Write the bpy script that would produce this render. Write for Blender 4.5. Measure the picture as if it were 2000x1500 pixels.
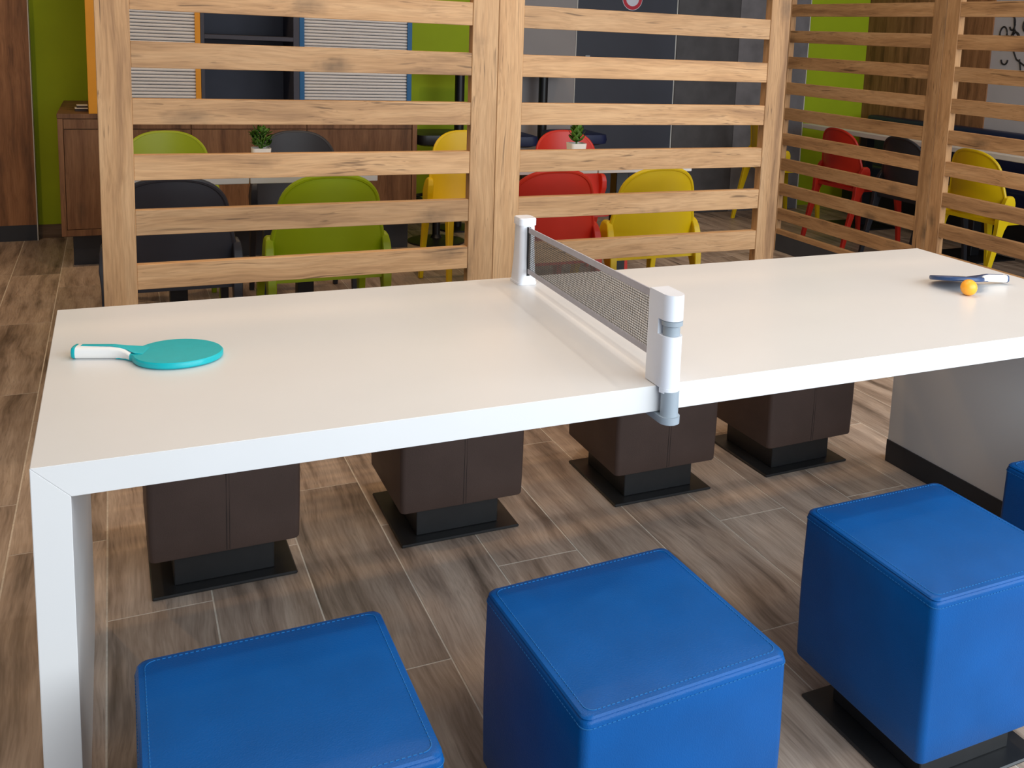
import bpy, bmesh, math, random
from mathutils import Vector, Matrix
random.seed(7)
for o in list(bpy.data.objects): bpy.data.objects.remove(o, do_unlink=True)
scene = bpy.context.scene
COL = scene.collection
PI = math.pi

# ------------------------------------------------------------------ camera
cam_d = bpy.data.cameras.new('camera'); cam = bpy.data.objects.new('camera', cam_d); COL.objects.link(cam)
F = 1928.4; PX, PY = 1176.0, 376.9
cam_d.sensor_width = 36.0; cam_d.lens = F * 36.0 / 2000.0
cam_d.shift_x = (1000.0 - PX) / 2000.0; cam_d.shift_y = -(750.0 - PY) / 2000.0
cam_d.clip_start = 0.02
RX, RY, RZ = 0.1565, -0.0447, -0.464
M = (Matrix.Rotation(RZ, 3, 'Z') @ Matrix.Rotation(-RX, 3, 'X') @ Matrix.Rotation(RY, 3, 'Y'))
cx_, fw_, up_ = M.col[0], M.col[1], M.col[2]
cam.matrix_world = Matrix(((cx_[0], up_[0], -fw_[0], 0.1242), (cx_[1], up_[1], -fw_[1], -1.5726),
                           (cx_[2], up_[2], -fw_[2], 1.4071), (0, 0, 0, 1)))
scene.camera = cam

# ------------------------------------------------------------------ world, lights, exposure
w = bpy.data.worlds.new('world'); scene.world = w; w.use_nodes = True
bg = w.node_tree.nodes['Background']; bg.inputs[0].default_value = (0.72, 0.86, 1.0, 1); bg.inputs[1].default_value = 0.6

def area(name, loc, aim, sx, sy, power, col, spread=PI):
    d = bpy.data.lights.new(name, 'AREA'); d.shape = 'RECTANGLE'; d.size = sx; d.size_y = sy
    d.energy = power; d.color = col; d.spread = spread
    o = bpy.data.objects.new(name, d); COL.objects.link(o); o.location = loc
    o.rotation_euler = (Vector(aim) - Vector(loc)).to_track_quat('-Z', 'Y').to_euler()
    return o
# daylight entering through the glazed shop front behind and to the right of the camera
area('window_daylight', (3.15, -2.62, 1.85), (2.6, 1.0, 0.1), 6.0, 2.7, 280, (0.84, 0.93, 1.0))
def down(name, x, y, power, ang=130, size=0.05, col=(1.0, 0.66, 0.35)):
    d = bpy.data.lights.new(name, 'SPOT'); d.energy = power; d.color = col
    d.spot_size = math.radians(ang); d.spot_blend = 0.6; d.shadow_soft_size = size
    o = bpy.data.objects.new(name, d); COL.objects.link(o); o.location = (x, y, 3.36)
    return o
DOWN = [(-0.75, 0.75, 16, 'over the white table end'), (0.85, 0.70, 44, 'over the table before the net'), (2.45, 0.70, 44, 'over the table by the ball'),
        (-0.9, 3.3, 66, 'over the open floor by the sideboard'), (0.55, 3.1, 44, 'over the bushy plant'), (2.1, 3.1, 40, 'over the succulent'),
        (3.6, 3.4, 24, 'over the gap between the dividers'), (5.3, 3.4, 24, 'over the long white table'), (5.5, 1.2, 20, 'over the bench end'), (3.45, 1.1, 30, 'added over the aisle to warm the shaded dividers'),  # the aisle lamp is an added one, warming the divider faces beside it
        (0.1, 1.2, 22, 'added over the brown stool below the teal paddle to warm the floor'), (1.65, 1.2, 22, 'added over the brown stool behind the net to warm the floor')]  # both added to make warm patches on the floor behind the table
for x, y, p, wh in DOWN:   # the two lamps over the table top are neutral white, the rest warm
    down('downlight_beam', x, y, p, col=(1.0, 0.9, 0.8) if 'over the table' in wh else (1.0, 0.66, 0.35))
scene.view_settings.view_transform = 'Standard'; scene.view_settings.look = 'None'
scene.view_settings.exposure = -0.12; scene.view_settings.gamma = 1.0
scene.view_settings.use_curve_mapping = False

# ------------------------------------------------------------------ materials
def srgb(r, g, b):
    f = lambda c: (c / 255 / 12.92) if c / 255 <= 0.04045 else ((c / 255 + 0.055) / 1.055) ** 2.4
    return (f(r), f(g), f(b), 1)
class N:
    def __init__(s, name):
        s.m = bpy.data.materials.new(name); s.m.use_nodes = True
        s.t = s.m.node_tree; s.b = s.t.nodes['Principled BSDF']
    def n(s, typ, **kw):
        x = s.t.nodes.new(typ)
        for k, v in kw.items():
            if k.startswith('i_'):
                key = k[2:]; key = int(key) if key.isdigit() else key
                x.inputs[key].default_value = v
            else: setattr(x, k, v)
        return x
    def l(s, a, b): s.t.links.new(a, b)
    def ramp(s, fac, stops):
        r = s.n('ShaderNodeValToRGB'); e = r.color_ramp.elements
        while len(e) < len(stops): e.new(0.5)
        for k, (p, c) in enumerate(stops): e[k].position = p; e[k].color = c
        s.l(fac, r.inputs[0]); return r.outputs[0]
    def mix(s, fac, a, b, mode='MIX'):
        x = s.n('ShaderNodeMix', data_type='RGBA', blend_type=mode)
        for v, i in ((fac, 0), (a, 6), (b, 7)):
            if hasattr(v, 'links'): s.l(v, x.inputs[i])
            else: x.inputs[i].default_value = v
        return x.outputs[2]
    def bump(s, h, strength, dist=0.002):
        b = s.n('ShaderNodeBump'); b.inputs['Strength'].default_value = strength; b.inputs['Distance'].default_value = dist
        s.l(h, b.inputs['Height']); s.l(b.outputs[0], s.b.inputs['Normal'])

def plain(name, rgb, rough=0.5, var=0.06, scale=12.0, bump=0.0, bscale=300.0, metal=0.0, emit=0, spec=0.5):
    k = N(name); c = srgb(*rgb)
    tc = k.n('ShaderNodeTexCoord')
    no = k.n('ShaderNodeTexNoise', i_Scale=scale, i_Detail=4.0); k.l(tc.outputs['Object'], no.inputs['Vector'])
    lo = tuple(v * (1 - var) for v in c[:3]) + (1,); hi = tuple(min(1, v * (1 + var)) for v in c[:3]) + (1,)
    col = k.ramp(no.outputs[0], [(0.3, lo), (0.7, hi)]); k.l(col, k.b.inputs['Base Color'])
    k.b.inputs['Roughness'].default_value = rough; k.b.inputs['Metallic'].default_value = metal
    k.b.inputs['Specular IOR Level'].default_value = spec
    if bump:
        n2 = k.n('ShaderNodeTexNoise', i_Scale=bscale, i_Detail=3.0); k.l(tc.outputs['Object'], n2.inputs['Vector'])
        k.bump(n2.outputs[0], bump)
    if emit:
        k.b.inputs['Emission Color'].default_value = c; k.b.inputs['Emission Strength'].default_value = emit
    return k.m

def wood(name, light, mid, dark, rough=0.55, grain=1.0, knots=1.0, cracks=1.0, seed_scale=37.0, axis=0, spec=0.3, objvar=0.18):
    """grain runs along the local axis; every piece gets its own offset"""
    k = N(name); tc = k.n('ShaderNodeTexCoord'); oi = k.n('ShaderNodeObjectInfo')
    mul = k.n('ShaderNodeMath', operation='MULTIPLY'); k.l(oi.outputs['Random'], mul.inputs[0]); mul.inputs[1].default_value = seed_scale
    add = k.n('ShaderNodeVectorMath', operation='ADD'); k.l(tc.outputs['Object'], add.inputs[0]); k.l(mul.outputs[0], add.inputs[1])
    # wander of the grain
    wn = k.n('ShaderNodeTexNoise', i_Scale=2.2, i_Detail=2.0); k.l(add.outputs[0], wn.inputs['Vector'])
    sub = k.n('ShaderNodeVectorMath', operation='SUBTRACT'); k.l(wn.outputs['Color'], sub.inputs[0]); sub.inputs[1].default_value = (0.5, 0.5, 0.5)
    scl = k.n('ShaderNodeVectorMath', operation='SCALE'); k.l(sub.outputs[0], scl.inputs[0]); scl.inputs['Scale'].default_value = 0.06
    add2 = k.n('ShaderNodeVectorMath', operation='ADD'); k.l(add.outputs[0], add2.inputs[0]); k.l(scl.outputs[0], add2.inputs[1])
    def mapped(long, cross):
        mp = k.n('ShaderNodeMapping'); v = [cross, cross, cross]; v[axis] = long
        mp.inputs['Scale'].default_value = v; k.l(add2.outputs[0], mp.inputs['Vector']); return mp.outputs[0]
    n1 = k.n('ShaderNodeTexNoise', i_Scale=1.0, i_Detail=5.0, i_Roughness=0.6); k.l(mapped(1.3, 16), n1.inputs['Vector'])
    base = k.ramp(n1.outputs[0], [(0.28, srgb(*dark)), (0.47, srgb(*mid)), (0.68, srgb(*light))])
    n2 = k.n('ShaderNodeTexNoise', i_Scale=1.0, i_Detail=3.0); k.l(mapped(9, 190), n2.inputs['Vector'])
    fine = k.ramp(n2.outputs[0], [(0.35, (0.72, 0.70, 0.67, 1)), (0.6, (1, 1, 1, 1))])
    col = k.mix(0.55 * grain, base, fine, 'MULTIPLY')
    if cracks:
        n3 = k.n('ShaderNodeTexNoise', i_Scale=1.0, i_Detail=2.0, i_Distortion=0.5); k.l(mapped(3.2, 62), n3.inputs['Vector'])
        ck = k.ramp(n3.outputs[0], [(0.66, (0, 0, 0, 1)), (0.74, (1, 1, 1, 1))])
        n5 = k.n('ShaderNodeTexNoise', i_Scale=1.0, i_Detail=1.5, i_Distortion=0.8); k.l(mapped(11, 150), n5.inputs['Vector'])
        c5 = k.ramp(n5.outputs[0], [(0.60, (0, 0, 0, 1)), (0.69, (1, 1, 1, 1))])
        n6 = k.n('ShaderNodeTexNoise', i_Scale=1.0, i_Detail=2.0); k.l(mapped(3.5, 11), n6.inputs['Vector'])   # cracks come in clusters
        m6 = k.ramp(n6.outputs[0], [(0.50, (0.12, 0.12, 0.12, 1)), (0.64, (1, 1, 1, 1))]); c5 = k.mix(1.0, c5, m6, 'MULTIPLY')
        col = k.mix(k.mix(1.0, c5, (0.5 * cracks,) * 3 + (1,), 'MULTIPLY'), col, tuple(v * 0.5 for v in srgb(*dark)[:3]) + (1,))
        col = k.mix(k.mix(1.0, ck, (0.6 * cracks,) * 3 + (1,), 'MULTIPLY'), col, tuple(v * 0.35 for v in srgb(*dark)[:3]) + (1,))
    if knots:
        vo = k.n('ShaderNodeTexVoronoi', i_Scale=1.0); k.l(mapped(2.6, 5.5), vo.inputs['Vector'])
        n4 = k.n('ShaderNodeTexNoise', i_Scale=30.0, i_Detail=2.0); k.l(add2.outputs[0], n4.inputs['Vector'])
        sm = k.n('ShaderNodeMath', operation='MULTIPLY_ADD'); k.l(n4.outputs[0], sm.inputs[0]); sm.inputs[1].default_value = 0.16; k.l(vo.outputs['Distance'], sm.inputs[2])
        kn = k.ramp(sm.outputs[0], [(0.10, (0.62, 0.62, 0.62, 1)), (0.20, (0.28, 0.28, 0.28, 1)), (0.30, (0, 0, 0, 1))])
        col = k.mix(k.mix(1.0, kn, (knots,) * 3 + (1,), 'MULTIPLY'), col, srgb(70, 58, 48))
    rv = k.n('ShaderNodeMapRange'); k.l(oi.outputs['Random'], rv.inputs[0]); rv.inputs[3].default_value = 1 - objvar; rv.inputs[4].default_value = 1 + objvar * 0.6
    cb = k.n('ShaderNodeVectorMath', operation='SCALE'); k.l(col, cb.inputs[0]); k.l(rv.outputs[0], cb.inputs['Scale'])
    k.l(cb.outputs[0], k.b.inputs['Base Color'])
    k.b.inputs['Roughness'].default_value = rough; k.b.inputs['Specular IOR Level'].default_value = spec
    k.bump(n2.outputs[0], 0.25, 0.0012)
    return k.m

def leather(name, rgb, rough):
    k = N(name); c = srgb(*rgb); tc = k.n('ShaderNodeTexCoord')
    no = k.n('ShaderNodeTexNoise', i_Scale=7.0, i_Detail=3.0); k.l(tc.outputs['Object'], no.inputs['Vector'])
    k.l(k.ramp(no.outputs[0], [(0.3, tuple(v * .9 for v in c[:3]) + (1,)), (0.7, tuple(v * 1.1 for v in c[:3]) + (1,))]), k.b.inputs['Base Color'])
    vo = k.n('ShaderNodeTexVoronoi', i_Scale=420.0); k.l(tc.outputs['Object'], vo.inputs['Vector'])
    n2 = k.n('ShaderNodeTexNoise', i_Scale=26.0, i_Detail=4.0); k.l(tc.outputs['Object'], n2.inputs['Vector'])
    ad = k.n('ShaderNodeMath', operation='MULTIPLY_ADD'); k.l(n2.outputs[0], ad.inputs[0]); ad.inputs[1].default_value = 1.2; k.l(vo.outputs['Distance'], ad.inputs[2])
    k.bump(ad.outputs[0], 0.16, 0.0016)
    k.b.inputs['Roughness'].default_value = rough; k.b.inputs['Specular IOR Level'].default_value = 0.22
    return k.m

MAT = dict(
    table_white=plain('table_white', (226, 224, 222), 0.33, 0.012, 5.0),
    leg_kick=plain('leg_kick', (46, 48, 54), 0.5),
    oak=wood('oak', (208, 166, 122), (192, 148, 104), (146, 108, 75), cracks=1.2, knots=1.0, grain=1.15),
    cabinet_wood=wood('cabinet_wood', (150, 112, 82), (128, 92, 66), (84, 58, 42), knots=0.8, cracks=0.5, axis=2),
    wall_wood=wood('wall_wood', (172, 124, 86), (146, 102, 68), (96, 66, 46), knots=0.9, cracks=0.6, axis=2),
    floor_plank=wood('floor_plank', (206, 187, 171), (176, 156, 141), (102, 88, 77), rough=0.42, grain=1.2, knots=0.25, cracks=0.6, axis=1, spec=0.45),
    grout=plain('grout', (214, 204, 190), 0.9, 0.1, 60),
    floor_base=plain('floor_base', (126, 104, 86), 0.6),
    blue=leather('blue_leather', (0, 79, 146), 0.40),
    blue_stitch=plain('blue_stitch', (22, 104, 166), 0.6),
    blue_seam=plain('blue_seam', (0, 58, 118), 0.4),
    brown=leather('brown_leather', (84, 68, 62), 0.5),
    brown_seam=plain('brown_seam', (56, 45, 42), 0.6),
    steel=plain('black_steel', (36, 36, 37), 0.42, 0.1, 30),
    post_white=plain('post_white', (238, 240, 246), 0.3, 0.01),
    clamp_grey=plain('clamp_grey', (158, 168, 176), 0.4, 0.02),
    net=plain('net_thread', (74, 66, 58), 0.7),
    tape=plain('net_tape', (186, 184, 192), 0.7, 0.04, 60),
    slot=plain('slot_dark', (20, 21, 24), 0.7),
    teal=plain('teal_rubber', (0, 178, 186), 0.42, 0.03, 60, 0.05, 500),
    grip=plain('white_grip', (236, 234, 230), 0.45, 0.02),
    navy_paddle=plain('navy_rubber', (44, 70, 112), 0.35, 0.05),
    orange=plain('orange_ball', (255, 172, 48), 0.35, 0.02),
    lime=plain('lime_plastic', (150, 168, 0), 0.42, 0.03, 8, 0.04),
    red=plain('red_plastic', (200, 42, 22), 0.42, 0.03, 8, 0.04),
    yellow=plain('yellow_plastic', (224, 190, 0), 0.42, 0.03, 8, 0.04),
    charcoal=plain('charcoal_plastic', (44, 45, 52), 0.45, 0.04, 8, 0.04),
    dining_white=plain('dining_white', (214, 212, 210), 0.4, 0.02),
    edge_grey=plain('edge_band', (180, 178, 176), 0.5),  # even pale grey, not assigned to any part
    green_wall=plain('green_wall', (160, 180, 0), 0.75, 0.04, 5),
    grey_wall=plain('grey_wall', (150, 146, 146), 0.8, 0.03, 4),
    white_wall=plain('white_wall', (182, 178, 182), 0.8, 0.03, 4),
    ceiling=plain('ceiling_paint', (205, 200, 192), 0.9),
    dark_door=plain('charcoal_door', (52, 56, 68), 0.55, 0.05, 6),
    dark_tile=plain('dark_tile', (72, 70, 72), 0.5, 0.25, 7),
    grey_tile=plain('grey_tile', (112, 110, 114), 0.5, 0.22, 7),
    trim_light=plain('trim_light', (208, 206, 200), 0.6),
    skirting=wood('skirting', (130, 108, 88), (108, 88, 70), (78, 62, 48), knots=0, cracks=0.3),
    slate=plain('slate_plinth', (60, 62, 68), 0.6, 0.08, 8),
    frame_yellow=plain('frame_yellow', (222, 150, 0), 0.5, 0.03),
    frame_blue=plain('frame_blue', (0, 92, 150), 0.5, 0.03),
    tambour=plain('tambour_white', (214, 214, 216), 0.4, 0.02),
    shelf_dark=plain('shelf_dark', (62, 64, 78), 0.6, 0.05),
    navy=plain('navy_leather', (16, 30, 70), 0.45, 0.08),
    black=plain('black_metal', (22, 22, 25), 0.4),
    pot=plain('pot_white', (232, 228, 222), 0.4, 0.02),
    leaf=plain('leaf_green', (84, 130, 40), 0.45, 0.25, 40),
    soil=plain('soil', (44, 34, 26), 0.9, 0.3, 90),
    sign_red=plain('sign_red', (190, 36, 56), 0.5),
    sign_white=plain('sign_white', (214, 218, 232), 0.5),
    ink=plain('ink_black', (22, 18, 22), 0.7),
    book_dark=plain('booklet_dark', (62, 50, 42), 0.6),
    paper=plain('paper', (226, 222, 212), 0.7),
    lamp=plain('lamp_glow', (255, 226, 180), 0.5, emit=6),
)

# ------------------------------------------------------------------ mesh helpers
def link(name, bm, mat, parent=None, loc=None, smooth=False, rot=None):
    me = bpy.data.meshes.new(name); bmesh.ops.recalc_face_normals(bm, faces=bm.faces[:]); bm.to_mesh(me); bm.free()
    return linkm(name, me, mat, parent, loc, smooth, rot)
def linkm(name, me, mat, parent=None, loc=None, smooth=False, rot=None):
    if mat is not None and len(me.materials) == 0: me.materials.append(MAT[mat])
    if smooth:
        for p in me.polygons: p.use_smooth = True
        me.set_sharp_from_angle(angle=math.radians(40))
    o = bpy.data.objects.new(name, me); COL.objects.link(o)
    if parent is not None: o.parent = parent
    if loc is not None: o.location = loc
    if rot is not None: o.rotation_euler = rot
    return o
def tag(o, label, cat, group=None):
    o['label'] = label; o['category'] = cat
    if group: o['group'] = group
    return o
def empty(name, loc=(0, 0, 0), rz=0.0):
    o = bpy.data.objects.new(name, None); COL.objects.link(o); o.location = loc; o.rotation_euler = (0, 0, rz)
    o.empty_display_size = 0.1; return o
def structure(o): o['kind'] = 'structure'; return o
def box(bm, x0, x1, y0, y1, z0, z1, bev=0.0, seg=1):
    vs = [bm.verts.new(p) for p in ((x0, y0, z0), (x1, y0, z0), (x1, y1, z0), (x0, y1, z0), (x0, y0, z1), (x1, y0, z1), (x1, y1, z1), (x0, y1, z1))]
    fs = [bm.faces.new([vs[i] for i in q]) for q in ((0, 3, 2, 1), (4, 5, 6, 7), (0, 1, 5, 4), (1, 2, 6, 5), (2, 3, 7, 6), (3, 0, 4, 7))]
    if bev:
        es = list({e for f in fs for e in f.edges})
        bmesh.ops.bevel(bm, geom=es, offset=bev, segments=seg, affect='EDGES', profile=0.5)
    return bm
def bx(x0, x1, y0, y1, z0, z1, bev=0.0, seg=1): return box(bmesh.new(), x0, x1, y0, y1, z0, z1, bev, seg)
def rings(bm, loops, cap0=True, cap1=True):
    prev = None; first = None
    for lp in loops:
        cur = [bm.verts.new(p) for p in lp]
        if prev:
            n = len(cur)
            for i in range(n): bm.faces.new((prev[i], prev[(i + 1) % n], cur[(i + 1) % n], cur[i]))
        else: first = cur
        prev = cur
    if cap0: bm.faces.new(list(reversed(first)))
    if cap1: bm.faces.new(prev)
    return bm
def circle(r, z, n=24, cx=0, cy=0, ry=None):
    return [(cx + r * math.cos(2 * PI * i / n), cy + (ry or r) * math.sin(2 * PI * i / n), z) for i in range(n)]
def lathe(prof, n=24, bm=None): return rings(bm or bmesh.new(), [circle(r, z, n) for r, z in prof])
def rsq(h, r, z, seg=5, hy=None, cx=0, cy=0):
    hy = hy or h; out = []
    for sx, sy, a0 in ((1, 1, 0), (-1, 1, 90), (-1, -1, 180), (1, -1, 270)):
        for i in range(seg + 1):
            a = math.radians(a0 + 90 * i / seg)
            out.append((cx + sx * (h - r) + r * math.cos(a), cy + sy * (hy - r) + r * math.sin(a), z))
    return out
def tube(bm, pts, r, n=8, closed=False):
    pts = [Vector(p) for p in pts]; L = []
    for i, p in enumerate(pts):
        a = pts[i - 1] if (i > 0 or closed) else p; b = pts[(i + 1) % len(pts)] if (i < len(pts) - 1 or closed) else p
        t = (b - a).normalized(); u = t.cross(Vector((0, 0, 1)))
        if u.length < 1e-3: u = t.cross(Vector((0, 1, 0)))
        u.normalize(); v = t.cross(u); rr = r[i] if isinstance(r, (list, tuple)) else r
        L.append([p + rr * (math.cos(2 * PI * k / n) * u + math.sin(2 * PI * k / n) * v) for k in range(n)])
    if closed:
        vs = [[bm.verts.new(q) for q in l] for l in L]
        for i in range(len(vs)):
            a, b = vs[i], vs[(i + 1) % len(vs)]
            for k in range(n): bm.faces.new((a[k], a[(k + 1) % n], b[(k + 1) % n], b[k]))
    else: rings(bm, L)
    return bm
def extrude_poly(bm, pts, z0, z1):
    return rings(bm, [[(x, y, z0) for x, y in pts], [(x, y, z1) for x, y in pts]])
def children(o): return [c for c in bpy.data.objects if c.parent == o]
def copy_tree(o, parent=None):
    c = o.copy(); COL.objects.link(c); c.parent = parent
    for ch in children(o): copy_tree(ch, c)
    return c

# ================================================================== THE SETTING
XL, XR, YB, YF, ZC = -2.6, 6.25, 5.45, -2.9, 3.4
PXW = 0.2335; X0 = 0.077; PL = 0.96
floor = structure(link('floor', bx(XL, XR, YF, YB, -0.12, -0.012), 'floor_base'))
K0, K1 = -5, 27
gx0 = X0 + K0 * PXW; gx1 = min(XR, X0 + K1 * PXW)
link('grout', bx(gx0, gx1, -1.2, YB, -0.0125, -0.0008), 'grout', floor)
JOINT = {-2: .59, -1: .28, 0: .83, 1: .07, 2: .39, 3: .09, 4: .72, 5: .47, 6: .205, 7: .716, 8: .33, 9: .70}
full = bpy.data.meshes.new('plank')
_b = bx(-PXW / 2 + .0022, PXW / 2 - .0022, -PL / 2 + .0022, PL / 2 - .0022, -0.012, 0.0)
bmesh.ops.recalc_face_normals(_b, faces=_b.faces[:]); _b.to_mesh(full); _b.free()
for k in range(K0, K1):
    j = JOINT.get(k, random.random() * PL)
    y = j - PL * 3
    xa, xb = X0 + k * PXW, min(X0 + (k + 1) * PXW, XR)
    if xb - xa < 0.03: continue
    while y < YB:
        ya, yb = max(y, -1.2), min(y + PL, YB)
        if yb - ya > 0.02:
            if yb - ya > PL - 1e-4 and xb - xa > PXW - 1e-4:
                linkm('plank', full, 'floor_plank', floor, ((xa + xb) / 2, (ya + yb) / 2, 0))
            else:
                hx, hy = (xb - xa) / 2 - .0022, (yb - ya) / 2 - .0022
                link('plank', bx(-hx, hx, -hy, hy, -0.012, 0.0), 'floor_plank', floor, ((xa + xb) / 2, (ya + yb) / 2, 0))
        y += PL
structure(link('ceiling', bx(XL, XR, YF, YB, ZC, ZC + .1), 'ceiling'))
structure(link('wall_left', bx(XL - .1, XL, YF, YB + .1, -.12, ZC + .1), 'white_wall'))
wr = structure(link('wall_right', bx(XR, XR + .1, YF, YB + .1, -.12, ZC + .1), 'white_wall'))
wb = structure(link('wall_back', bx(XL, XR, YB, YB + .1, -.12, ZC + .1), 'green_wall'))
# shop-front wall with glazed openings, behind the camera
wf = structure(link('wall_front', bx(XL, -1.7, YF - .1, YF, -.12, ZC + .1), 'white_wall'))
link('lintel', bx(-1.7, XR, YF - .1, YF, 3.3, ZC + .1), 'white_wall', wf)
link('sill_wall', bx(-1.7, XR, YF - .1, YF, -.12, 0.15), 'white_wall', wf)
for i, x in enumerate((-1.7, 0.2875, 2.275, 4.2625)):
    wn = structure(link('window_%d' % (i + 1), bx(x, x + .06, YF - .08, YF - .02, 0.15, 3.3), 'black'))
    link('window_frame', bx(x + .06, x + 1.9875, YF - .08, YF - .02, 0.15, 0.21), 'black', wn)
    link('window_frame', bx(x + .06, x + 1.9875, YF - .08, YF - .02, 3.24, 3.3), 'black', wn)
# skirting along the green wall
structure(link('baseboard_back', bx(-0.313, 2.62, YB - .012, YB, 0, 0.085), 'skirting'))
# wood-clad pier at the far left
pier = structure(link('wall_pier', bx(-1.6, -0.318, 5.37, YB, 0.1, ZC), 'wall_wood'))
link('kick_board', bx(-1.6, -0.318, 5.372, YB, 0, 0.1), 'leg_kick', pier)
link('edge_strip', bx(-0.318, -0.313, 5.368, YB, 0, ZC), 'trim_light', pier)
# grey wall, charcoal door and tiles on the back wall (a cladding that stands a little proud)
YC = 5.30
clad = structure(link('wall_cladding', bx(2.62, 5.468, YC + .012, YB, 0, ZC), 'trim_light'))
link('grey_panel', bx(2.62, 3.283, YC, YC + .012, 0, ZC), 'grey_wall', clad)
link('edge_strip', bx(3.283, 3.289, YC - .004, YC + .012, 0, ZC), 'trim_light', clad)
link('edge_strip', bx(5.462, 5.47, YC - .004, YB, 0, ZC), 'trim_light', clad)
dr = structure(link('door_1', bx(3.289, 4.153, YC - .003, YC + .012, 0.005, 2.15), 'dark_door'))
hd = bmesh.new(); box(hd, 3.365, 3.405, YC - .012, YC - .003, 1.125, 1.266, .004); tube(hd, [(3.385, YC - .01, 1.17), (3.385, YC - .05, 1.17), (3.49, YC - .05, 1.17)], .009, 8)
link('door_handle', hd, 'clamp_grey', dr, smooth=True)
link('over_panel', bx(3.289, 4.153, YC, YC + .012, 2.156, ZC), 'dark_tile', clad)
zt = 0.0
while zt < ZC:
    z1 = min(zt + 3.4, ZC)
    link('tile', bx(4.171, 4.755, YC, YC + .012, zt + .002, z1 - .002, .001), 'dark_tile', clad)
    link('tile', bx(4.760, 5.460, YC, YC + .012, zt + .002, z1 - .002, .001), 'grey_tile', clad)
    zt += 3.4
# right wall: wood cladding, then white wall with a line drawing
for i in range(6):
    ya, yb = 4.035 + i * .2358, 4.035 + (i + 1) * .2358
    link('board', bx(XR - .012, XR, ya + .0008, yb - .0008, 0, ZC), 'wall_wood', wr)
art = bmesh.new()
def ring_yz(cy, cz, ry, rz, r=.0065, a0=0, a1=360, n=18):
    pts = [(XR - .002, cy + ry * math.cos(math.radians(a0 + (a1 - a0) * i / n)), cz + rz * math.sin(math.radians(a0 + (a1 - a0) * i / n))) for i in range(n + 1)]
    tube(art, pts, r, 5)
def line_yz(pts): tube(art, [(XR - .002, y, z) for y, z in pts], .0065, 5)
ring_yz(3.935, 1.565, .034, .055); ring_yz(3.885, 1.50, .035, .05, a0=-40, a1=180); ring_yz(3.955, 1.485, .032, .045, a0=20, a1=260)
ring_yz(3.86, 1.645, .025, .05, a0=90, a1=330); ring_yz(3.815, 1.53, .034, .05); ring_yz(3.75, 1.49, .03, .04); ring_yz(3.90, 1.37, .03, .035, a0=180, a1=360)
ring_yz(3.87, 1.76, .028, .04); ring_yz(3.80, 1.75, .028, .045); ring_yz(3.72, 1.63, .04, .05); ring_yz(3.68, 1.52, .03, .045)
line_yz([(3.85, 1.73), (3.845, 1.66), (3.835, 1.60), (3.78, 1.54), (3.70, 1.50)]); line_yz([(3.835, 1.60), (3.86, 1.55), (3.85, 1.46)])
line_yz([(3.76, 1.38), (3.74, 1.30), (3.75, 1.20)]); line_yz([(3.83, 1.45), (3.79, 1.38), (3.70, 1.33)])
o = link('line_drawing', art, 'ink', wr); o['label'] = 'black line drawing of bubbles on the white wall'
link('baseboard', bx(XR - .012, XR, -1, 4.03, 0, .08), 'slate', wr)

# ================================================================== SLATTED SCREENS
PITCH, SB, SH = 0.1728, 1.4265, 0.079
PWD, PDEP, SDEP = 0.0945, 0.042, 0.032
def post_mesh(h):
    me = bpy.data.meshes.new('post'); b = bx(0, h, -PWD / 2, PWD / 2, -PDEP, 0, .0015); bmesh.ops.recalc_face_normals(b, faces=b.faces[:]); b.to_mesh(me); b.free(); return me
PH = 2.06
POST = post_mesh(PH)
def screen(name, loc, rz, width, label, cat='screen', slats=range(-3, 8), base=True):
    """local x along the screen, front face at y=0 looking to -y"""
    e = tag(empty(name, loc, rz), label, 'room divider', 'oak slatted dividers')
    for cx in (PWD / 2, width - PWD / 2):
        # post mesh grain axis is local x: stand it up
        p = linkm('post', POST, 'oak', e); p.matrix_local = Matrix(((0, 1, 0, cx), (0, 0, -1, 0), (1, 0, 0, 0), (0, 0, 0, 1))) 
        p.matrix_local = Matrix(((0, -1, 0, cx), (0, 0, -1, 0), (1, 0, 0, 0), (0, 0, 0, 1)))
    hw = width / 2 - PWD
    me = bpy.data.meshes.new('slat'); b = bx(-hw, hw, 0, SDEP, 0, SH, .0012); bmesh.ops.recalc_face_normals(b, faces=b.faces[:]); b.to_mesh(me); b.free()
    for i in slats:
        linkm('slat', me, 'oak', e, (width / 2, 0.003, SB - PITCH * i))
    link('bottom_rail', bx(-hw, hw, 0, SDEP, 0, .034, .0012), 'oak', e, (width / 2, 0.003, 0.117))
    if base: link('plinth', bx(-hw, hw, .004, SDEP, 0, .117), 'slate', e, (width / 2, 0, 0))
    return e
YP = 1.743
screen('slatted_divider', (0.0835, YP, 0), 0, 1.2655, 'oak slatted room divider in front of the lime and charcoal chairs')
screen('slatted_divider', (1.3505, YP, 0), 0, 1.2525, 'oak slatted room divider behind the net, in front of red and yellow chairs')
# the returning screens, front face towards -x : local x -> world -y
XQ = 4.22
screen('slatted_divider', (XQ, 3.995, 0), -PI / 2, 1.48, 'shaded oak slatted divider in front of the red chair at long white table')
screen('slatted_divider', (XQ, 2.513, 0), -PI / 2, 1.48, 'shaded oak slatted divider in front of the yellow chair at long white table')

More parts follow.
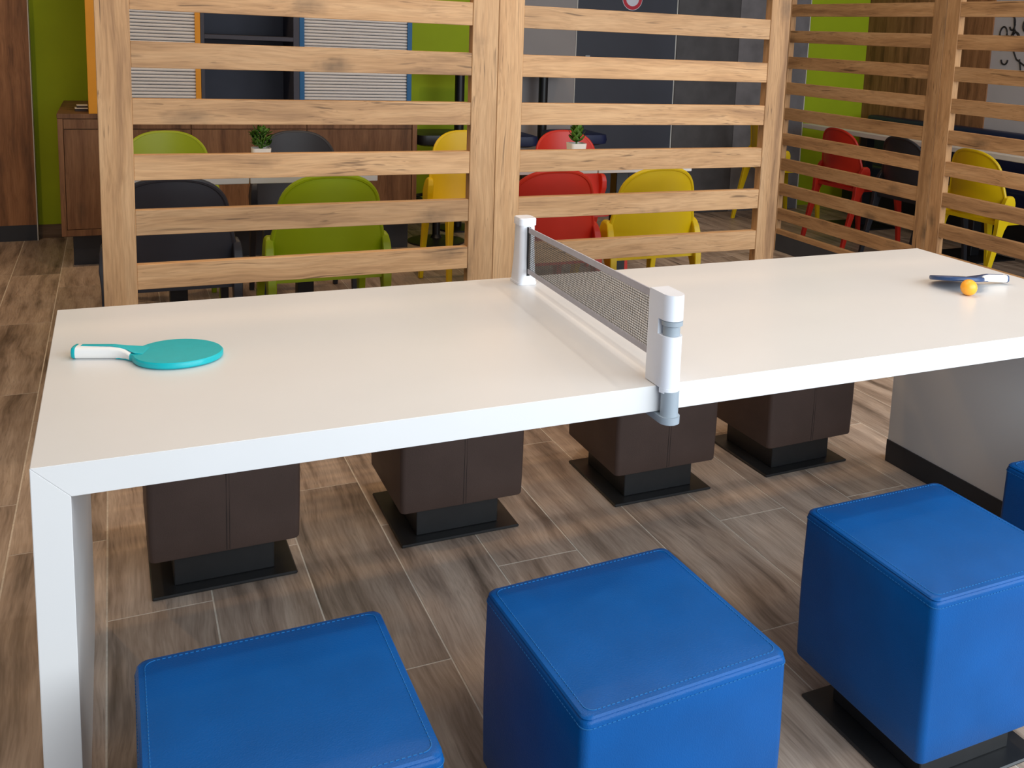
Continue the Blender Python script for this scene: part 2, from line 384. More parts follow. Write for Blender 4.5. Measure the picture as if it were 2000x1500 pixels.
# ================================================================== PING-PONG TABLE
L, W, H, T = 2.549, 0.876, 0.75, 0.052
tb = tag(empty('ping_pong_table', (0, 0, 0)), 'long white waterfall-leg table carrying a ping-pong net', 'table')
def prism_xz(pts, y0, y1, bev=.0008):
    bm = bmesh.new(); rings(bm, [[(x, y0, z) for x, z in pts], [(x, y1, z) for x, z in pts]])
    bmesh.ops.bevel(bm, geom=bm.edges[:], offset=bev, segments=2, affect='EDGES'); return bm
g = .0001
link('table_top', prism_xz([(g, H), (L - g, H), (L - T - g, H - T), (T + g, H - T)], 0, W), 'table_white', tb)
link('leg', prism_xz([(0, H - g), (T, H - T - g), (T, 0), (0, 0)], 0, W), 'table_white', tb)
link('leg', prism_xz([(L, H - g), (L, 0), (L - T, 0), (L - T, H - T - g)], 0, W), 'table_white', tb)
link('kick_board', bx(L - T - .004, L - T + .001, 0.0, W, 0, 0.078), 'leg_kick', tb)

# ================================================================== CUBE STOOLS
def stool_meshes(s=.18, z0=.10, z1=.434, r=.015):
    R = [rsq(s - .008, r, z0), rsq(s - .002, r, z0 + .002), rsq(s - .0, r, z0 + .006)]
    for t in (.15, .35, .5, .65, .85): R.append(rsq(s + .002 * math.sin(PI * t), r, z0 + .01 + (z1 - .026 - z0) * t))
    R += [rsq(s + .0002, r, z1 - .012), rsq(s - .001, r, z1 - .008), rsq(s - .0035, r, z1 - .006), rsq(s - .0015, r, z1 - .004), rsq(s - .004, r, z1 - .0008),
          rsq(s - .009, r, z1), rsq(s - .04, r, z1 + .003), rsq(s - .09, r * .9, z1 + .0045), rsq(s - .15, .02, z1 + .005)]
    return rings(bmesh.new(), R)
def stitches(row, s=.18, z1=.434, r=.015):
    bm = bmesh.new()
    def loop(h, z, dz, step):
        p = rsq(h, r, z, 6); n = len(p); pts = []
        for i in range(n):
            a, b = Vector(p[i]), Vector(p[(i + 1) % n]); m = max(1, round((b - a).length / step)); 
            for k in range(m): pts.append((a + (b - a) * ((k + .2) / m), a + (b - a) * ((k + .8) / m)))
        for a, b in pts:
            d = (b - a).normalized() * .0022 if (b - a).length < .003 else (b - a) / 2; c = (a + b) / 2
            nrm = Vector((-d.y, d.x, 0)).normalized() * .0006; up = Vector((0, 0, .0006))
            vs = [c + sx * d + sy * nrm + sz * up for sz in (-1, 1) for sx, sy in ((-1, -1), (1, -1), (1, 1), (-1, 1))]
            vv = [bm.verts.new(q) for q in vs]
            for q in ((0, 3, 2, 1), (4, 5, 6, 7), (0, 1, 5, 4), (1, 2, 6, 5), (2, 3, 7, 6), (3, 0, 4, 7)): bm.faces.new([vv[i] for i in q])
    if row: loop(s - .013, z1 + .0008, 0, .008)
    else: loop(s + .0008, z1 - .017, 0, .008)
    return bm
def make_stool(name, mat, seam, blue):
    e = empty(name)
    S = .188 if blue else .177
    cu = link('cushion', stool_meshes(S), mat, e, smooth=True)
    if blue:
        for row in (0, 1): link('stitching', stitches(row, S), seam, cu)['kind'] = 'stuff'
    else:
        for x, r_ in ((0, .0011), (.007, .0008)):
            link('seam', tube(bmesh.new(), [(x, -S - .0002, .106), (x, -S - .0018, .2), (x, -S - .0018, .3), (x, -S - .0004, .42)], r_, 6), seam, cu)
    link('pedestal', bx(-.12, .12, -.13, .13, .008, .101, .002), 'steel', e)
    link('base_plate', bx(-.172, .172, -.172, .172, 0, .008, .003), 'steel', e)
    return e
def place(proto, first, loc, rz, label, cat, group):
    o = proto if first else copy_tree(proto)
    o.location = loc; o.rotation_euler = (0, 0, rz); tag(o, label, cat, group); return o
sb = make_stool('cube_stool', 'blue', 'blue_stitch', True)
BL = [(.318, -.224, 0, 'blue leather cube stool next to the mitred table leg'),
      (.886, -.230, .045, 'blue leather cube stool, second along from the mitred table leg'),
      (1.611, -.200, 0, 'blue leather cube stool, third along, with its dark base plate showing'),
      (2.222, -.185, 0, 'blue leather cube stool by the grey inner side of the table leg')]
for i, (x, y, r, lb) in enumerate(BL): place(sb, i == 0, (x, y, 0), r, lb, 'stool', 'blue cube stools along the table')
sw = make_stool('cube_stool', 'brown', 'brown_seam', False)
BR = [(.346, 1.049, 0.01, 'brown leather cube stool under the tabletop below the teal paddle'),
      (.970, 1.072, 0, 'brown leather cube stool under the table, second along from the mitred leg'),
      (1.626, 1.075, 0, 'brown leather cube stool behind the grey net clamp'),
      (2.182, 1.085, .03, 'brown leather cube stool nearest the table leg with dark kick strip')]
for i, (x, y, r, lb) in enumerate(BR): place(sw, i == 0, (x, y, 0), r, lb, 'stool', 'brown cube stools behind the table')

# ================================================================== NET SET
nt = tag(empty('ping_pong_net', (1.07, .42, H)), 'clamp-on white ping-pong net stretched across the table', 'net')
NX, NY = 1.07, .42
def at(x, y, z): return (x - NX, y - NY, z - H)
# near post (front face at y<0 clamps over the table edge)
def dsec(z, w=.021, yb=.043, yf=-.012, n=8):
    p = [(w, yb), (-w, yb), (-w, yf)]
    for i in range(1, n): a = PI + PI * i / n; p.append((w * math.cos(a), yf + w * math.sin(a)))
    p.append((w, yf)); return [(1.066 - NX + x, y - NY, z - H) for x, y in p]
bm = bmesh.new()
rings(bm, [dsec(.7515), dsec(.8535), ])
rings(bm, [[(x, max(y, .004 - NY), z) for x, y, z in dsec(.8535)], [(x, max(y, .004 - NY), z) for x, y, z in dsec(.884)]])
rings(bm, [dsec(.884), dsec(.928), [(x * .96, y, z) for x, y, z in dsec(.934)]])
# the part of the body that hangs in front of the table edge
rings(bm, [[(1.066 - NX + .021 * math.cos(PI + PI * i / 10), -.0125 - NY + .021 * math.sin(PI + PI * i / 10), z) for i in range(11)] for z in (.742 - H, .7515 - H)])
npost = link('near_post', bm, 'post_white', nt, smooth=True)
def cyl(bm, x, y, z0, z1, r, n=20, ry=None): return rings(bm, [circle(r, z0 - H, n, x - NX, y - NY, ry), circle(r, z1 - H, n, x - NX, y - NY, ry)])
bm = cyl(bmesh.new(), 1.066, -.012, .854, .872, .0165); rings(bm, [circle(.0165, .872 - H, 20, 1.066 - NX, -.012 - NY), circle(.0205, .874 - H, 20, 1.066 - NX, -.013 - NY), circle(.0205, .882 - H, 20, 1.066 - NX, -.013 - NY), circle(.017, .8838 - H, 20, 1.066 - NX, -.012 - NY)])
link('release_button', bm, 'clamp_grey', npost, smooth=True)
bm = cyl(bmesh.new(), 1.066, -.0195, .694, .745, .0175)
rings(bm, [[(1.066 - NX + x, y - NY, z - H) for x, y in [(.021, .05), (-.021, .05), (-.021, -.02)] + [(.021 * math.cos(PI + PI * i / 8), -.02 + .021 * math.sin(PI + PI * i / 8)) for i in range(1, 8)] + [(.021, -.02)]] for z in (.682, .696)])
link('clamp_foot', bm, 'clamp_grey', nt, smooth=True)
# far post
fx, fy = 1.097, .82
bm = rings(bmesh.new(), [rsq(.027, .012, z - H, 5, .036, fx - NX, fy - NY) for z in (.7505, .757)])
rings(bm, [rsq(h, .012, z - H, 5, hy, fx - NX, fy - NY) for z, h, hy in ((.757, .0255, .034), (.82, .0225, .029), (.908, .021, .026))])
rings(bm, [rsq(h, .012, z - H, 5, hy, fx - NX, fy - NY) for z, h, hy in ((.9085, .024, .028), (.9255, .024, .028), (.928, .022, .026))])
fpost = link('far_post', bm, 'post_white', nt, smooth=True)
bm = bmesh.new(); box(bm, fx - .004 - NX, fx + .004 - NX, fy - .0345 - NY, fy - .02 - NY, .775 - H, .905 - H)
link('net_slot', bm, 'slot', fpost)
# net: threads as thin bars, woven grid
A = Vector((1.066, .045, 0)); B = Vector((1.096, .789, 0)); ln = (B - A).length; dr_ = (B - A) / ln
zt_n, zb_n, zt_f, zb_f = .922, .789, .905, .782
def zlerp(t, a, b): return a + (b - a) * t
ang = math.atan2(dr_.y, dr_.x)
bm = bmesh.new(); nv = 150; nh = 25; tr = .00048
def bar(a, b, half):
    a, b = Vector(a), Vector(b); t = (b - a).normalized(); s = Vector((-dr_.y, dr_.x, 0)); u = t.cross(s).normalized()
    L0 = [[a + half * (i * s + j * u) for i, j in ((-1, -1), (1, -1), (1, 1), (-1, 1))], [b + half * (i * s + j * u) for i, j in ((-1, -1), (1, -1), (1, 1), (-1, 1))]]
    rings(bm, L0, False, False)
def npnt(t, f): p = A + (B - A) * t; return at(p.x, p.y, zlerp(f, zlerp(t, zb_n, zb_f), zlerp(t, zt_n, zt_f)))
for i in range(nv + 1): t = i / nv; bar(npnt(t, 0), npnt(t, 1), tr)
for j in range(1, nh): f = j / nh; bar(npnt(0, f), npnt(1, f), tr)
o = link('net_mesh', bm, 'net', nt); o['kind'] = 'stuff'
for f0, f1, nm in ((.885, 1.0, 'top_tape'), (0.0, .095, 'bottom_tape')):
    bm = bmesh.new(); q = [npnt(0, f0), npnt(1, f0), npnt(1, f1), npnt(0, f1)]; s = Vector((-dr_.y, dr_.x, 0)) * .0016
    rings(bm, [[Vector(p) - s for p in q], [Vector(p) + s for p in q]]); link(nm, bm, 'tape', nt)

# ================================================================== PADDLES AND BALL
def blade_outline(a=.083, b=.078, cx=0.0, n=40):
    """blade around the origin, handle towards -x"""
    p = []
    for i in range(n + 1):
        th = math.radians(-158 + 316 * i / n); p.append((cx + a * math.cos(th), b * math.sin(th) * (1 - .06 * math.cos(th))))
    return p
def make_paddle(mat):
    e = empty('table_tennis_paddle')
    o = blade_outline(); neck = [(-.098, .016), (-.112, .0135), (-.112, -.0135), (-.098, -.016)]
    pl = o + neck
    def sc(s, dz): return [(x * s if x > -.09 else x, y * s, dz) for x, y in pl]
    bm = rings(bmesh.new(), [sc(.965, .001), sc(1, .004), sc(1, .011), sc(.97, .0138)])
    link('blade', bm, mat, e, smooth=True)
    # grip with flared end
    R = []
    for x, hy, zl, zh in ((-.083, .030, .002, .0155), (-.092, .0225, .001, .019), (-.105, .0165, .0005, .022), (-.125, .0150, 0, .0235), (-.16, .0155, 0, .024), (-.186, .0165, 0, .0245)):
        c = (zl + zh) / 2; hz = (zh - zl) / 2; R.append([(x, hy * math.copysign(abs(math.cos(a)) ** .6, math.cos(a)), c + hz * math.copysign(abs(math.sin(a)) ** .6, math.sin(a))) for a in [2 * PI * i / 20 for i in range(20)]])
    gp = link('grip', rings(bmesh.new(), R), 'grip', e, smooth=True)
    R = [[(x, y * s, .01225 + (z - .01225) * s) for _, y, z in R[-1]] for x, s in ((-.1855, 1.0), (-.190, 1.02), (-.193, .9))]
    link('end_cap', rings(bmesh.new(), R), mat, gp, smooth=True)
    bm = extrude_poly(bmesh.new(), [(-.178, -.0045), (-.178, .0045), (-.12, .0055), (-.096, .010), (-.075, .022), (-.06, .022), (-.06, -.022), (-.075, -.022), (-.096, -.010), (-.12, -.0055)], .0140, .0152)
    for v in bm.verts:
        if v.co.x < -.1: v.co.z += .0100
        elif v.co.x < -.09: v.co.z += .0060
        elif v.co.x > -.07: v.co.z -= .0008
        else: v.co.z += .001
    link('inlay', bm, mat, gp)
    return e
p1 = tag(make_paddle('teal'), 'teal table tennis paddle with white grip lying flat', 'paddle')
p1.location = (.226, .455, H); p1.rotation_euler = (0, 0, math.radians(-18.5))
p2 = tag(make_paddle('navy_paddle'), 'navy blue paddle with white grip tilted against an orange ball', 'paddle')
ax = Vector((2.178 - 2.448, .433 - .401, 0)).normalized()   # handle -> tip
az = math.atan2(ax.y, ax.x)
p2.rotation_mode = 'XYZ'
p2.matrix_world = Matrix.Translation((2.262, .425, H + .0168)) @ Matrix.Rotation(az, 4, 'Z') @ Matrix.Rotation(math.radians(-4.0), 4, 'Y') @ Matrix.Rotation(math.radians(11), 4, 'X') @ Matrix.Scale(0.92, 4)
bm = bmesh.new(); bmesh.ops.create_uvsphere(bm, u_segments=32, v_segments=20, radius=.0225)
ball = tag(link('ping_pong_ball', bm, 'orange', None, (2.219, .338, H + .0225), True), 'orange ping-pong ball resting against the navy paddle', 'ball')

# ================================================================== CHAIRS
def chair_parts():
    P = {}
    def hw(z):
        if z < .56: return .212
        t = min(1, (z - .56) / .16); return .212 - .024 * t * t * (3 - 2 * t) - .012 * max(0, (z - .70) / .145)
    NU, NV = 26, 14
    US = [math.sin(PI / 2 * (2 * i / NU - 1)) for i in range(NU + 1)]
    def ztop(u): return .715 + .130 * max(0.0, 1 - abs(u) ** 2.6) ** (1 / 2.3)
    def pos(u, v):
        z = .43 + (ztop(u) - .43) * v; t = (z - .43) / .415
        return Vector((u * hw(z), .035 - .055 * t + .06 * u * u * (1 - .35 * t), z))
    bm = bmesh.new(); th = Vector((0, .012, 0))
    G = [[[bm.verts.new(pos(u, j / NV) + s * th) for u in US] for j in range(NV + 1)] for s in (0, 1)]
    for s in (0, 1):
        for j in range(NV):
            for i in range(NU): bm.faces.new((G[s][j][i], G[s][j][i + 1], G[s][j + 1][i + 1], G[s][j + 1][i]))
    bd = lambda g: [g[j][0] for j in range(NV + 1)] + [g[-1][i] for i in range(1, NU + 1)] + [g[j][NU] for j in range(NV - 1, -1, -1)] + [g[0][i] for i in range(NU - 1, 0, -1)]
    a, b = bd(G[0]), bd(G[1])
    for i in range(len(a)): bm.faces.new((a[i], a[(i + 1) % len(a)], b[(i + 1) % len(a)], b[i]))
    P['backrest'] = bm
    # raised rim round the shell
    pts = [pos(-1, j / NV) for j in range(NV)] + [pos(u, 1) for u in US] + [pos(1, j / NV) for j in range(NV - 1, -1, -1)]
    P['rim'] = tube(bmesh.new(), [p + Vector((0, .003, 0)) for p in pts], .0095, 8)
    # seat: dished pan with rounded front
    bm = bmesh.new(); NS = 12; rows = []
    for k in range(13):
        t = k / 12; y = .03 + .44 * t; half = .222 * (1 - .10 * t ** 3) * (1 if t < .85 else math.sqrt(max(0.05, 1 - ((t - .85) / .16) ** 2)))
        rows.append([(half * (2 * i / NS - 1), y, .452 - .018 * math.sin(PI * min(1, t * 1.1)) * (1 - (2 * i / NS - 1) ** 2) - .012 * max(0, t - .8) / .2) for i in range(NS + 1)])
    top = [[bm.verts.new(p) for p in r] for r in rows]; bot = [[bm.verts.new((p[0] * .97, p[1], p[2] - .022)) for p in r] for r in rows]
    for g in (top, bot):
        for k in range(12):
            for i in range(NS): bm.faces.new((g[k][i], g[k][i + 1], g[k + 1][i + 1], g[k + 1][i]))
    bdr = lambda g: [g[k][0] for k in range(13)] + [g[12][i] for i in range(1, NS + 1)] + [g[k][NS] for k in range(11, -1, -1)] + [g[0][i] for i in range(NS - 1, 0, -1)]
    a, b = bdr(top), bdr(bot)
    for i in range(len(a)): bm.faces.new((a[i], a[(i + 1) % len(a)], b[(i + 1) % len(a)], b[i]))
    P['seat'] = bm
    def leg(side, prof):
        R = []
        for z, y, hx, hy, x in prof: R.append([(side * (x + px), y + py, z) for px, py in ((-hx, -hy), (hx, -hy), (hx, hy), (-hx, hy))])
        bm = rings(bmesh.new(), R); bmesh.ops.bevel(bm, geom=[e for e in bm.edges], offset=.003, segments=1, affect='EDGES'); return bm
    rear = [(0, -.065, .012, .014, 00.218), (.2, -.02, .014, .018, 00.218), (.40, .035, .016, .028, 00.218), (.46, .055, .017, .045, 00.218), (.52, .075, .017, .048, 0.224), (.565, .085, .016, .042, 0.222), (.592, .09, .014, .030, 0.220), (.604, .092, .010, .016, 0.218)]
    front = [(0, .455, .012, .014, .214), (.25, .435, .014, .018, .210), (.435, .41, .016, .03, .204)]
    for s in (-1, 1): P['leg_r%d' % s] = leg(s, rear); P['leg_f%d' % s] = leg(s, front)
    return P
CH = {}
def chair(color, loc, rz, label, group):
    e = tag(empty('dining_chair', loc, rz), label, 'chair', group)
    if color not in CH:
        CH[color] = {}
        for nm, bm in chair_parts().items():
            me = bpy.data.meshes.new(nm); bmesh.ops.recalc_face_normals(bm, faces=bm.faces[:]); bm.to_mesh(me); bm.free()
            me.materials.append(MAT[color])
            for p in me.polygons: p.use_smooth = True
            me.set_sharp_from_angle(angle=math.radians(35)); CH[color][nm] = me
    bk = linkm('backrest', CH[color]['backrest'], None, e)
    for nm, me in CH[color].items():
        if nm != 'backrest': linkm('leg' if nm.startswith('leg') else nm, me, None, bk if nm == 'rim' else e)
    return e
NEAR = 'chairs with their backs to the slatted divider'; FARG = 'chairs across the small white tables'; LONG = 'chairs along the long white table'
chair('charcoal', (.305, 2.19, 0), 0, 'charcoal plastic chair with its back close to the slatted divider', NEAR)
chair('lime', (.862, 2.19, 0), 0, 'lime green plastic chair with its back close to the slatted divider', NEAR)
chair('red', (1.792, 2.19, 0), 0, 'red plastic chair with its back close to the slatted divider', NEAR)
chair('yellow', (2.302, 2.19, 0), 0, 'yellow plastic chair with its back close to the slatted divider', NEAR)
chair('lime', (.355, 3.74, 0), PI, 'lime green plastic chair across the white table, facing the divider', FARG)
chair('charcoal', (.978, 3.74, 0), PI, 'charcoal plastic chair behind the bushy potted plant', FARG)
chair('yellow', (1.895, 3.74, 0), PI, 'yellow plastic chair across the table, beside the wooden sideboard', FARG)
chair('red', (2.51, 3.74, 0), PI, 'red plastic chair behind the small succulent plant', FARG)
chair('yellow', (4.68, 4.80, 0), -PI / 2, 'yellow plastic chair mostly hidden by the divider post, near the tiled wall', LONG)
chair('red', (4.66, 3.87, 0), -PI / 2, 'red plastic chair drawn up to the long white table', LONG)
chair('charcoal', (4.72, 3.31, 0), -PI / 2, 'charcoal plastic chair drawn up to the long white table', LONG)
chair('yellow', (4.66, 2.64, 0), -PI / 2, 'yellow plastic chair drawn up to long white table, facing the navy bench', LONG)

# ================================================================== DINING TABLES
def cafe_table(x0, x1, y0, y1, zt, label):
    e = tag(empty('cafe_table', ((x0 + x1) / 2, (y0 + y1) / 2, 0)), label, 'table', 'small white cafe tables')
    hx, hy = (x1 - x0) / 2, (y1 - y0) / 2
    link('table_top', bx(-hx, hx, -hy, hy, zt - .026, zt, .002), 'dining_white', e)
    link('column', bx(-.036, .036, -.036, .036, .012, zt - .026, .003), 'black', e)
    link('foot_plate', bx(-.17, .17, -.19, .19, 0, .012, .003), 'black', e)
ZT = .768
cafe_table(.095, .622, 2.69, 3.26, ZT, 'small white cafe table in front of the charcoal near chair')
cafe_table(.628, 1.156, 2.69, 3.26, ZT, 'small white cafe table holding the bushy potted plant')
cafe_table(1.70, 2.228, 2.69, 3.26, ZT + .01, 'small white cafe table in front of the red near chair')
cafe_table(2.234, 2.762, 2.69, 3.26, ZT + .01, 'small white cafe table holding the succulent plant')
e = tag(empty('long_table', (5.5, 3.0, 0)), 'long white table running beside the navy bench', 'table')
link('table_top', bx(-.3, .3, -2.6, 1.95, .745, .78, .003), 'dining_white', e)
for yy in (-2.1, -.55, .35, 1.5):
    link('leg', bx(-.04, .04, yy - .04, yy + .04, .012, .745, .004), 'black', e)
    link('foot_plate', bx(-.22, .22, yy - .2, yy + .2, 0, .012, .003), 'black', e)
# navy bench along the right wall
e = tag(empty('wall_bench', (6.0, 2.9, 0)), 'navy leather bench along the wood and white wall', 'bench')
bm = bmesh.new(); box(bm, .10, .232, -2.5, 2.32, .45, .835, .03, 3); link('backrest', bm, 'navy', e, smooth=True)
bm = bmesh.new(); box(bm, -.20, .232, -2.5, 2.32, .32, .448, .025, 3); link('seat', bm, 'navy', e, smooth=True)
link('base', bx(-.12, .22, -2.48, 2.3, 0, .318), 'black', e)

# ================================================================== POTTED PLANTS
def pot(e, r=.04, h=.085):
    bm = rings(bmesh.new(), [rsq(r * .82, .012, 0), rsq(r * .85, .012, .004), rsq(r, .013, h), rsq(r * .93, .011, h), rsq(r * .9, .011, h - .012)])
    link('pot', bm, 'pot', e, smooth=True)
    link('soil', rings(bmesh.new(), [rsq(r * .9, .01, h - .016), rsq(r * .9, .01, h - .009)]), 'soil', e)
def leaf_mesh(l, wd, cup):
    bm = bmesh.new(); rows = []
    for t, s in ((0, .25), (.25, .8), (.5, 1), (.75, .75), (1, .05)):
        z = cup * t * t * l; rows.append([bm.verts.new((t * l, s * wd * k, z + abs(k) * .12 * wd)) for k in (-1, 0, 1)])
    for a, b in zip(rows, rows[1:]):
        for i in (0, 1): bm.faces.new((a[i], a[i + 1], b[i + 1], b[i]))
    bmesh.ops.solidify(bm, geom=bm.faces[:], thickness=.0018)
    return bm
def to_mesh(bm, mat):
    me = bpy.data.meshes.new('leaf'); bmesh.ops.recalc_face_normals(bm, faces=bm.faces[:]); bm.to_mesh(me); bm.free(); me.materials.append(MAT[mat])
    for p in me.polygons: p.use_smooth = True
    return me
rnd = random.Random(3)
e = tag(empty('potted_plant', (.713, 3.02, ZT)), 'bushy green plant in a small white pot on the cafe table', 'plant', 'potted table plants')
pot(e)
bm = bmesh.new(); tube(bm, [(0, 0, .07), (.004, 0, .12), (0, .002, .165)], .003, 6)
for a in range(6): tube(bm, [(0, 0, .075), (.03 * math.cos(a), .03 * math.sin(a), .12), (.045 * math.cos(a), .045 * math.sin(a), .145)], .002, 5)
link('stem', bm, 'leaf', e)
LM = to_mesh(leaf_mesh(.034, .0085, .25), 'leaf')
for i in range(90):
    a = rnd.uniform(0, 2 * PI); zz = rnd.uniform(.088, .165); rr = rnd.uniform(.004, .034) * (1.25 - (zz - .085) * 5)
    linkm('leaf', LM, None, e, (rr * math.cos(a), rr * math.sin(a), zz), rot=(rnd.uniform(-.5, .5), rnd.uniform(-1.1, .15), a + rnd.uniform(-.5, .5)))
e = tag(empty('potted_plant', (2.262, 3.02, ZT + .01)), 'upright green succulent in a small white pot on the cafe table', 'plant', 'potted table plants')
pot(e, .043)
link('stem', tube(bmesh.new(), [(0, 0, .07), (0, 0, .2)], .005, 6), 'leaf', e)
LM2 = to_mesh(leaf_mesh(.056, .017, .45), 'leaf')
for t in range(7):
    for q in range(6):
        a = 2 * PI * q / 6 + t * .55
        linkm('leaf', LM2, None, e, (0, 0, .088 + .017 * t), rot=(0, -.25 - .1 * t, a))

# ================================================================== SIDEBOARD AND HUTCH
SX0, SX1, SY, SZ0, SZ1 = -.146, 1.842, 4.50, .19, .869
e = tag(empty('sideboard', (SX0, SY, 0)), 'brown wooden sideboard with three doors standing on a dark recessed plinth', 'cabinet')
wS = SX1 - SX0; dS = .93
link('body', bx(.0, wS, .018, dS, SZ0, SZ1 - .028), 'cabinet_wood', e)
link('worktop', bx(-.002, wS + .002, 0, dS, SZ1 - .027, SZ1, .0015), 'cabinet_wood', e)
link('plinth', bx(.05, wS - .02, .12, dS, 0, SZ0), 'leg_kick', e)
link('side_panel', bx(.0, .026, .0, .0178, SZ0, SZ1 - .0285, .001), 'cabinet_wood', e)
link('side_panel', bx(wS - .03, wS, .0, .0178, SZ0, SZ1 - .0285, .001), 'cabinet_wood', e)
link('bottom_rail', bx(.026, wS - .03, .0, .0178, SZ0, SZ0 + .035, .001), 'cabinet_wood', e)
dx = (wS - .056 - .004) / 3
for i in range(3):
    a = .029 + dx * i
    link('drawer', bx(a, a + dx - .004, .001, .0175, .786, .838, .001), 'cabinet_wood', e)
    link('door', bx(a, a + dx - .004, .001, .0175, SZ0 + .038, .781, .001), 'cabinet_wood', e)
HZ = 2.1; HD = .40
def hutch(name, x0, x1, frame, label, sl=.028):
    e = tag(empty(name, (x0, SY + .004, SZ1 + .0005)), label, 'cabinet', 'shutter cabinets on the sideboard')
    wd = x1 - x0; h = HZ - SZ1; st = .028
    link('side_panel', bx(0, sl, 0, HD, 0, h, .001), frame, e); link('side_panel', bx(wd - st, wd, 0, HD, 0, h, .001), frame, e)
    link('top_panel', bx(sl, wd - st, 0, HD, h - st, h, .001), frame, e); link('bottom_panel', bx(sl, wd - st, .001, HD, 0, .012), frame, e)
    link('back_panel', bx(sl, wd - st, HD - .01, HD, .012, h - st), frame, e)
    bm = bmesh.new(); n = int((h - st - .012) / .0188); pt = (h - st - .012) / n
    for i in range(n):   # every rib a half-round bar
        z = .012 + pt * i; pr = [(.024, z + .0006), (.015, z + .0018), (.0105, z + pt * .3), (.010, z + pt * .5), (.0105, z + pt * .7), (.015, z + pt - .0018), (.024, z + pt - .0006)]
        rings(bm, [[(x, y, q) for y, q in pr] for x in (sl, wd - st)])
    o = link('tambour_door', bm, 'tambour', e, smooth=False); o['label'] = 'ribbed white roller shutter'; o['kind'] = 'stuff'
    link('shutter_backing', bx(sl, wd - st, .0242, .027, .012, h - st), 'slot', e)
    return e
hutch('shutter_cabinet', .007, .582, 'frame_yellow', 'yellow framed cabinet with ribbed white shutter on the sideboard', .058)
hutch('shutter_cabinet', 1.126, 1.802, 'frame_blue', 'blue framed cabinet with ribbed white shutter on the sideboard')
e = tag(empty('shelf_unit', (.583, SY + .004, SZ1 + .0005)), 'dark open shelf unit between the yellow and blue shutter cabinets', 'shelf')
wd = 1.125 - .583; h = HZ - SZ1
link('side_panel', bx(0, .02, 0, HD, 0, h, .001), 'shelf_dark', e); link('side_panel', bx(wd - .034, wd, 0, HD, 0, h, .001), 'shelf_dark', e)
link('back_panel', bx(.02, wd - .034, HD - .01, HD, 0, h), 'shelf_dark', e); link('top_panel', bx(.02, wd - .034, 0, HD - .01, h - .02, h), 'shelf_dark', e)
for z in (.0, .43, .80): link('shelf', bx(.02, wd - .034, .0, HD - .01, z, z + .024, .001), 'shelf_dark', e)
# two booklets on the worktop
def booklet(x, y, z, w_, d_, h_, label):
    e = tag(empty('booklet', (x, y, z), .05), label, 'booklet')
    link('cover', bx(-w_ / 2, w_ / 2, -d_ / 2, d_ / 2, 0, .004), 'book_dark', e)
    link('pages', bx(-w_ / 2 + .002, w_ / 2 - .002, -d_ / 2 + .002, d_ / 2 - .002, .004, h_ - .003), 'book_dark', e)
    link('front_cover', bx(-w_ / 2, w_ / 2, -d_ / 2, d_ / 2, h_ - .003, h_), 'paper', e)
booklet(-.033, 4.70, SZ1 + .0005, .065, .10, .016, 'lower dark booklet with pale cover on the sideboard end')
booklet(-.03, 4.74, SZ1 + .0175, .055, .085, .013, 'upper small booklet stacked on another on the sideboard end')

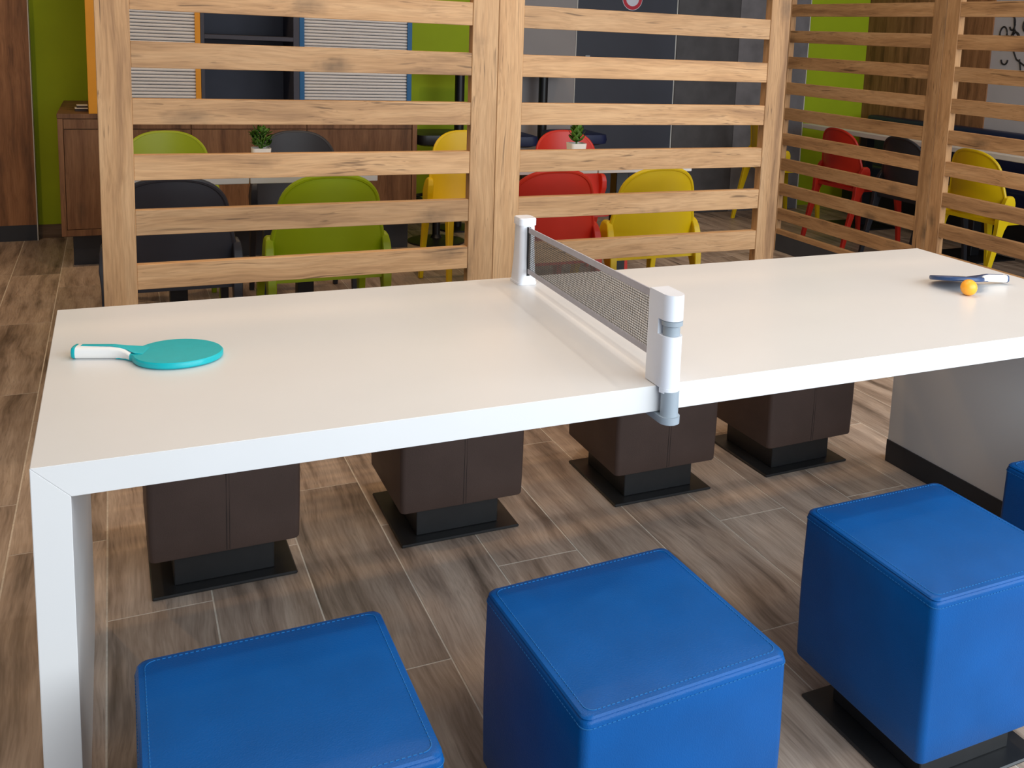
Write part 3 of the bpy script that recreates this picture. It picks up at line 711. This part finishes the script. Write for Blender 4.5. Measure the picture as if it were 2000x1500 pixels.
# ================================================================== BAR TABLE AND STOOLS BY THE GREY WALL
e = tag(empty('bar_table', (2.64, 5.13, 0)), 'tall black bar table on two round columns', 'table')
link('table_top', bx(-.52, .52, -.15, .15, 1.125, 1.165, .003), 'black', e)
for x in (-.319, .319):
    link('column', rings(bmesh.new(), [circle(.034, .02, 20, x), circle(.034, 1.125, 20, x)]), 'black', e, smooth=True)
    link('base_disc', rings(bmesh.new(), [circle(.15, 0, 28, x), circle(.15, .012, 28, x), circle(.1, .02, 28, x)]), 'black', e, smooth=True)
def bar_stool(x, y, mat, label):
    e = tag(empty('bar_stool', (x, y, 0)), label, 'stool', 'bar stools')
    link('base_disc', lathe([(.19, 0), (.19, .01), (.15, .018), (.04, .03), (.026, .05)], 28), 'black', e, smooth=True)
    link('column', lathe([(.026, .03), (.026, .66)], 16), 'black', e, smooth=True)
    bm = bmesh.new(); tube(bm, [(.15 * math.cos(2 * PI * i / 24), .15 * math.sin(2 * PI * i / 24), .30) for i in range(24)], .012, 8, True)
    for a in (0.3, 2.4, 4.5): tube(bm, [(0, 0, .22), (.15 * math.cos(a), .15 * math.sin(a), .30)], .010, 6)
    link('foot_ring', bm, 'black', e, smooth=True)
    bm = rings(bmesh.new(), [rsq(.14, .05, .66), rsq(.185, .06, .675), rsq(.19, .06, .70), rsq(.185, .06, .735), rsq(.14, .05, .745)])
    link('seat', bm, mat, e, smooth=True)
bar_stool(2.05, 4.74, 'black', 'black bar stool between the sideboard and the yellow chair')
bar_stool(2.47, 4.62, 'navy', 'navy bar stool behind the divider posts')
bar_stool(3.03, 4.72, 'navy', 'navy bar stool in front of the grey wall')
# round prohibition sign on the charcoal door
e = tag(empty('round_sign', (3.749, YC - .003, 1.708)), 'round white sign with red ring on the charcoal door', 'sign')
def disc(r0, r1, y0, y1):
    c = lambda r, y: [(r * math.cos(2 * PI * i / 40), y, r * math.sin(2 * PI * i / 40)) for i in range(40)]
    return rings(bmesh.new(), [c(r1, y0), c(r1, y1)])
rg = link('ring', disc(0, .083, 0, -.003), 'sign_red', e); link('face', disc(0, .056, -.003, -.0036), 'sign_white', rg)
link('rim', disc(0, .087, 0, -.002), 'sign_white', e)

# ================================================================== DOWNLIGHT FITTINGS (the lamps themselves)
for i, (x, y, p, where) in enumerate(DOWN):
    e = tag(empty('downlight', (x, y, ZC)), 'small round recessed ceiling downlight ' + where, 'light', 'ceiling downlights')
    link('trim_ring', rings(bmesh.new(), [circle(.06, -.001, 24), circle(.06, -.008, 24), circle(.045, -.012, 24)]), 'post_white', e)
    link('lamp_face', rings(bmesh.new(), [circle(.04, -.0122, 24), circle(.04, -.0135, 24)]), 'lamp', e)
